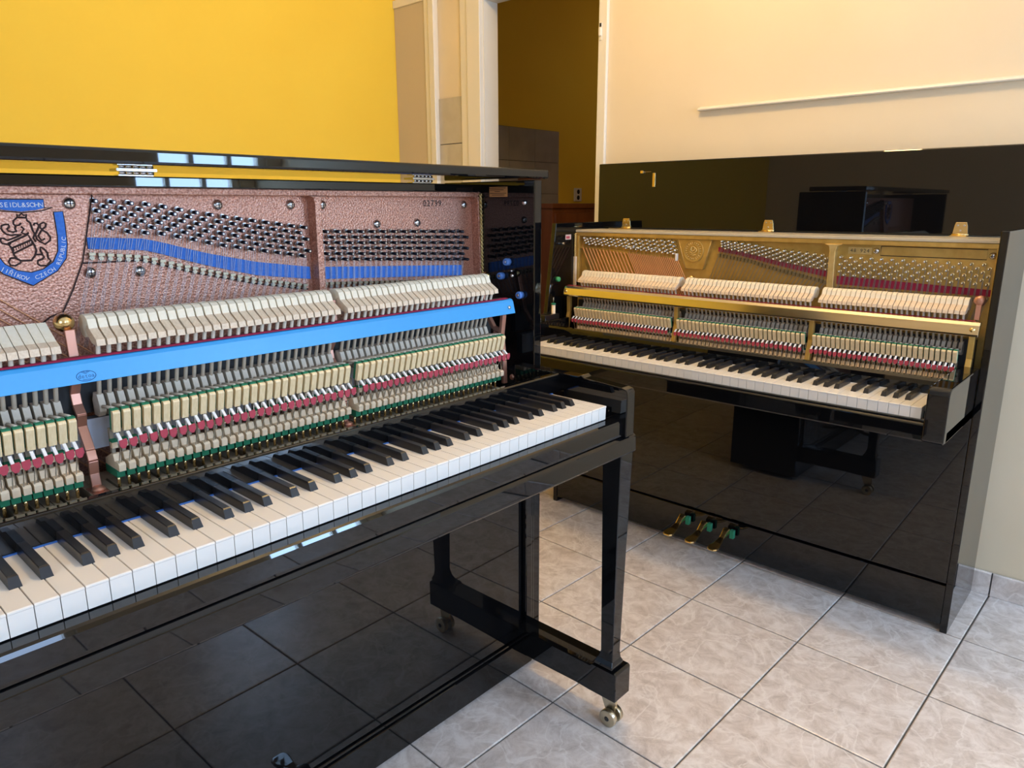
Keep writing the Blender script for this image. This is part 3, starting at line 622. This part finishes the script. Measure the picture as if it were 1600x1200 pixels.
# hardware on the treble end panel
lab = mk('paper_label', BX(-.266, -.210, .7022, .7029, 1.1605, 1.1825), 'orange', A)
pr = MB()
for k, (w0, w1) in enumerate(((.008, .92), (.05, .8), (.3, .6), (.03, .95), (.15, .85))): pr.box(-.266 + .056 * w0, -.266 + .056 * w1, .7018, .7022, 1.1790 - k * .0038, 1.1802 - k * .0038)
mk('label_print', pr, 'darkbrown', lab)
for d, z in ((-.207, 1.016), (-.227, .983), (-.168, .943)):
    o = mk('buffer_button', MB().lathe((d, .703, z), (0, -1, 0), [(0, .0085), (.010, .0085), (.013, .007)], 14), 'bluebutton', A)
    mk('screw', MB().lathe((d, .690, z), (0, -1, 0), [(0, .004), (.0015, .003)], 10), 'steel', o)
for d, z, r in ((-.158, 1.147, .006), (-.195, .985, .005), (-.196, .996, .003)): mk('screw', MB().lathe((d, .703, z), (0, -1, 0), [(0, r), (.003, r * .9), (.006, r * .4)], 12), 'steel', A)
blk = mk('key_block_mount', BX(-.20, -.06, .668, .7025, .73, .775), 'black_satin', A, bevel=.002)
mk('bolt', MB().lathe((-.150, .672, .7755), (0, 0, 1), [(0, .007), (.006, .006), (.008, .002)], 12), 'white', blk)
mk('bolt', MB().lathe((-.165, .6678, .757), (0, -1, 0), [(0, .007), (.003, .006), (.004, .002)], 12), 'copperplain', blk)
mk('bolt', MB().lathe((-.090, .682, .7755), (0, 0, 1), [(0, .007), (.004, .006), (.006, .002)], 12), 'white', blk)

# ================================================================== piano B (gold plate) against the cream wall
B = thing('upright_piano', 'glossy black upright piano with gold plate and brass rail, lid raised against the cream wall', 'piano', (-.064, .795, 0), -math.pi / 2)
DZ = -.068; AZ = -.0865
mk('end_panel', BX(-.445, -.140, .667, .685, 0, 1.078), 'black', B, bevel=.0025)
mk('end_panel', MB().prism([(-.445, 0), (-.445, 1.078), (-.118, 1.078), (-.070, .742), (-.140, .60), (-.140, 0)], 'y', -.700, -.681), 'black', B, bevel=.0025)
for lo_, hi_ in ((.622, .667), (-.681, -.632)):
    mk('cheek', MB().prism([(-.14, .612), (.150, .612), (.159, .618), (.159, .726), (.153, .738), (.142, .742), (-.14, .742)], 'y', lo_, hi_), 'black', B, bevel=.003)
mk('end_block', BX(-.01, .122, .6125, .622, .63, .677), 'black', B, bevel=.002)
mk('end_block', BX(-.01, .122, -.632, -.6125, .63, .677), 'black', B, bevel=.002)
mk('lower_panel', BX(-.160, -.140, -.681, .667, .145, .612), 'black', B, bevel=.003)
mk('toe_board', BX(-.160, -.141, -.681, .667, .022, .138), 'black', B, bevel=.002)
mk('bottom_board', BX(-.44, -.165, -.681, .667, .03, .055), 'black_satin', B)
mk('keybed', BX(-.30, .140, -.681, .667, .612, .640), 'black', B, bevel=.002)
mk('keyslip', MB().prism([(.130, .612), (.152, .612), (.154, .616), (.154, .651), (.150, .6555), (.130, .656)], 'y', -.632, .622), 'black', B, bevel=.0015)
mk('key_frame', MB().box(-.26, .13, -.64, .63, .640, .658), 'keywood', B)
mk('fallboard', MB().prism([(-.0005, .690), (-.0010, .712), (-.0030, .722), (-.0080, .7285), (-.0180, .7290), (-.0200, .7250), (-.0200, .690)], 'y', -.632, .622), 'black', B)
mk('key_felt_strip', BX(-.012, .0020, -.612, .612, .6885, .6898), 'white', B)
for a in (-.116, -.036, .044): pedal(B, a, .104)
add_keys(B, DZ)
# lid standing up against the wall
lid = mk('lid', BX(-.420, -.400, -.702, .690, 1.056, 1.292), 'black', B, bevel=.003)
for a in (-.569, -.018, .531):
    hg = mk('lid_hinge', MB().prism([(a - .019, 1.0575), (a + .019, 1.0575), (a + .016, 1.082), (a + .013, 1.092), (a - .013, 1.092), (a - .016, 1.082)], 'x', -.400, -.3965).box(-.398, -.372, a - .021, a + .021, 1.0532, 1.0560), 'brass', lid, bevel=.0008)
    mk('knuckle', MB().tube([(-.397, a - .021, 1.058), (-.397, a + .021, 1.058)], .0032, 8), 'brass', hg)
    for da, z in ((-.008, 1.083), (.008, 1.083), (0, 1.069)): mk('screw', MB().lathe((-.3965, a + da, z), (1, 0, 0), [(0, .0032), (.0012, .0024)], 9), 'steel', hg)
mk('lid_stay_plate', MB().box(-.400, -.3975, -.463, -.452, 1.204, 1.253), 'brass', lid, bevel=.001)
mk('lid_latch', MB().box(-.400, -.392, -.512, -.500, 1.252, 1.262).box(-.400, -.398, -.500, -.470, 1.2565, 1.2580), 'brass', lid, bevel=.001)
mk('top_rail', BX(-.399, -.232, -.681, .667, 1.044, 1.0528), 'topwood', B, bevel=.0015)
# plate
gp = mk('iron_plate', BX(-.30, -.252, -.681, .667, .45, 1.044), 'gold', B)
gr = MB().box(-.252, -.234, -.681, .667, 1.030, 1.044)
gr.prism([(-.681, 1.031), (-.664, 1.031), (-.664, .86), (-.681, .86)], 'x', -.252, -.232).prism([(.650, 1.031), (.667, 1.031), (.667, .86), (.650, .86)], 'x', -.252, -.234)
mk('plate_rim', gr, 'gold', gp, bevel=.002)
mk('plate_rib', MB().prism([(.226, 1.0305), (.276, 1.0305), (.262, 1.024), (.2585, 1.010), (.2625, .86), (.2425, .86), (.2415, 1.010), (.239, 1.024)], 'x', -.252, -.230), 'goldbright', gp, bevel=.0015)
mp_ = mk('medallion_panel', MB().prism([(-.256, 1.0305), (-.133, 1.0305), (-.158, .934), (-.224, .934)], 'x', -.252, -.240), 'gold', gp, bevel=.0015)
mk('panel_edge', MB().tube([(-.2395, -.1345, 1.0295), (-.2395, -.159, .9345), (-.2395, -.2235, .9345), (-.2395, -.2545, 1.0295)], .0012, 5), 'goldbright', mp_)
md = MB().lathe((-.240, -.196, .993), (1, 0, 0), [(0, .0365), (.003, .0365), (.0045, .0350), (.0030, .0330), (.0026, .020), (.0040, .019), (.0034, .0175), (.003, .0005)], 32).mat(1)
for k in range(22):
    t = 2 * math.pi * k / 22; ca_, sa_ = math.cos(t), math.sin(t); rr = .0255
    md.tube([(-.2360, -.196 + ca_ * (rr - .003), .993 + sa_ * (rr - .003)), (-.2358, -.196 + ca_ * (rr + .0035) + sa_ * .0012 * (k % 3 - 1), .993 + sa_ * (rr + .0035) - ca_ * .0012 * (k % 3 - 1))], .0012, 5)
for pts in ([(-.006, .013), (-.009, .004), (-.003, -.002), (.004, .003), (.006, .011), (0, .014), (-.006, .013)], [(-.012, -.002), (-.004, -.008), (.006, -.006), (.012, .002)], [(-.008, -.012), (0, -.014), (.009, -.011)], [(.008, .010), (.012, .004), (.010, -.004)]):
    md.tube([(-.2360, -.196 + q[0], .993 + q[1]) for q in pts], .0020, 5)
mk('medallion', md, ['gold', 'goldbright'], mp_)
mk('number_plate', MB().box(-.252, -.2505, .287, .350, 1.0035, 1.0225), 'goldbright', gp, bevel=.0005)
mk('serial_number', letters(MB(), along('48 924', (.292, 1.0085), (.345, 1.0085), .0145), -.2502), 'ink', gp)
obj('screw', SCREW, gp, (-.252, .362, 1.014))
fr = MB().tube([(-.2512, a, z) for a, z in ((.374, 1.0275), (.628, 1.0275), (.628, 1.002), (.374, 1.002), (.374, 1.0275))], .0010, 4)
mk('cast_frame', fr, 'darkbrown', gp)
obj('screw', SCREW, gp, (-.252, .6405, 1.012))
redT = [(-.113, 1.008), (-.05, 1.000), (.055, .979), (.15, .962), (.240, .950)]; redB = [(-.112, .994), (-.05, .987), (.055, .966), (.15, .948), (.240, .933)]
rf = MB(); _P = band(redT, redB); _n = len(_P) // 2
for i in range(_n - 1): rf.prism([_P[i], _P[i + 1], _P[-2 - i], _P[-1 - i]], 'x', -.252, -.2485)
mk('string_felt', rf, 'redfelt', B)
mk('string_felt', MB().prism([(.2635, .939), (.648, .926), (.648, .909), (.2645, .915)], 'x', -.252, -.2485), 'redfelt', B)
sb = MB(); sc = MB()
bpT = [(-.099, 1.028), (.0, 1.020), (.1, 1.006), (.232, .996)]; bpB = [(-.099, 1.008), (.0, .995), (.1, .975), (.232, .957)]; agB = [(-.111, .985), (.0, .970), (.057, .956), (.15, .938), (.236, .921)]
for i in range(30):
    t = i / 29; a = -.098 + t * .328; an = -.108 + t * .342; za = interp(agB, an)
    obj('agraffe', AGR, B, (-.2518, an, za))
    for q, row in enumerate((0, 2, 4) if i % 2 == 0 else (1, 3, 5)):
        ap = a + row * .0008; z = interp(bpT, ap) + (interp(bpB, ap) - interp(bpT, ap)) * row / 5
        obj('tuning_pin', PIN_B, B, (-.252, ap, z)); o_ = (q - 1) * .0022
        sb.tube([(-.247, ap + .004, z), (-.2475, an + o_, za), (-.243, an + o_ - .05, .84)], .0006, 3, caps=False)
for i in range(28):
    t = i / 27; a = .272 + t * .366; an = .270 + t * .370; za = .907 - t * .004
    obj('agraffe', AGR, B, (-.2518, an, za))
    for q, row in enumerate((0, 2, 4) if i % 2 == 0 else (1, 3, 5)):
        z = .994 + (.944 - .994) * row / 5 - t * .004; ap = a
        obj('tuning_pin', PIN_B, B, (-.252, ap, z)); o_ = (q - 1) * .0022
        sb.tube([(-.247, ap + .004, z), (-.2475, an + o_, za), (-.243, an + o_ - .012, .84)], .0006, 3, caps=False)
mk('strings', sb, 'wire', B, kind='stuff')
for i in range(26):
    t = i / 25; ap = -.645 + t * .37
    for row in range(3):
        z = 1.0235 - (.009 + .004 * t) * row - .004 * (i % 2); obj('tuning_pin', PIN_B, B, (-.252, ap + row * .005, z))
for i in range(20):
    t = i / 19; obj('tuning_pin', PIN_B, B, (-.252, -.47 + t * .20, .999 - .012 * t - .005 * (i % 2)))
brd = MB().prism([(-.664, .995), (-.256, .968), (-.250, .958), (-.664, .984)], 'x', -.252, -.2425)
mk('bass_bearing_bar', brd, 'gold', B, bevel=.001)
for i in range(40):
    a = -.652 + i * .0152 if i < 13 else -.4545 + (i - 13) * .0076
    t = (a + .652) / .40; z = .988 - t * .024; w = .0021 if i < 13 else .0016
    sc.tube([(-.2400, a, z), (-.2360, a + .075, z - .132)], w, 5, caps=False)
    if i % 2 == 0: sb2 = sc.tube([(-.2405, a - .002, z + .02), (-.2400, a, z)], .0007, 3, caps=False)
mk('bass_strings', sc, 'copperwire', B, kind='stuff')
mk('string_end_block', BX(-.244, -.236, -.262, -.254, .958, .982), 'white', B, bevel=.001)
mk('back_frame', BX(-.44, -.302, -.681, .667, .06, 1.043), 'brown', B)
# cord on bass side
cord = MB()
for ph in (0, math.pi): cord.tube([(-.2265 + .0024 * math.cos(t * .9 + ph), -.6765 + .0024 * math.sin(t * .9 + ph), 1.040 - .085 * t / 40) for t in range(0, 41)], .0021, 5)
mk('braided_cord', cord, 'goldbright', B)
mk('cord_sleeve', BX(-.231, -.221, -.680, -.672, .84, .955), 'palewood', B)
mk('wooden_dowel', MB().tube([(-.075, -.655, .700), (-.075, -.655, .792)], .007, 10), 'palewood', B)
mk('dowel_felt', MB().tube([(-.075, -.655, .792), (-.075, -.655, .797)], .0085, 10), 'green', B)
mk('dowel_wire', MB().tube([(-.075, -.655, .797), (-.075, -.655, .818)], .0012, 6), 'steel', B)
# action of B
SB = [(-.597, -.212, 30, False), (-.178, .226, 30, False), (.259, .611, 28, False)]
add_action(B, SB, AZ)
mk('action_rail', MB().box(-.222, -.204, -.64, .64, .71, .80), 'darkmetal', B)
hr = mk('hammer_rail', MB().prism([(-.128, .820), (-.126, .826), (-.132, .848), (-.139, .855), (-.150, .856), (-.150, .852), (-.140, .848), (-.135, .820)], 'y', -.652, .655), 'goldrail', B, bevel=.0012)
mk('rail_felt', BX(-.1620, -.150, -.652, .640, .8535, .8565), 'redfelt', hr)
for a in (-.642, .640): mk('screw', MB().lathe((-.131, a, .837), (1, 0, .25), [(0, .0062), (.002, .006), (.004, .002)], 12), 'brass', hr)
def bracket_b(a, ball):
    b = MB().strap([(-.148, .83), (-.150, .76), (-.135, .70)], .014, .014, a)
    o = mk('action_bracket', b, 'gold', B, bevel=.0015)
    if ball:
        mk('bracket_arm', MB().strap([(-.168, .858), (-.172, .905)], .011, .006, a), 'copperplain', o)
        mk('ball_knob', MB().lathe((-.185, a, .905), (1, 0, 0), [(0, .008), (.006, .0135), (.014, .0135), (.018, .009), (.019, .003)], 16), 'copperplain', o)
for a, bl in ((-.640, False), (-.195, False), (.2425, False), (.640, True)): bracket_b(a, bl)
mk('ball_knob', MB().lathe((-.230, -.188, .905), (1, 0, 0), [(0, .006), (.006, .010), (.014, .010), (.018, .006)], 14), 'brass', B)
# fittings on bass end panel
mk('paper_label', BX(-.205, -.172, -.6809, -.6803, 1.018, 1.036), 'pink', B)
mk('label_print', BX(-.196, -.176, -.6803, -.6799, 1.022, 1.030), 'red', B)
o = mk('buffer_button', MB().lathe((-.125, -.681, .878), (0, 1, 0), [(0, .0095), (.010, .009), (.013, .006)], 14), 'greenplastic', B)
mk('screw', MB().lathe((-.150, -.681, 1.005), (0, 1, 0), [(0, .005), (.012, .004)], 10), 'steel', B)
kb = mk('key_block_mount', BX(-.09, -.012, -.681, -.640, .69, .760), 'black_satin', B, bevel=.002)
for d, z in ((-.03, .745), (-.05, .735), (-.03, .72)): mk('bolt', MB().lathe((-.012, -.672 + d * -.3, z), (1, 0, 0), [(0, .004), (.002, .003)], 10), 'steel', kb)
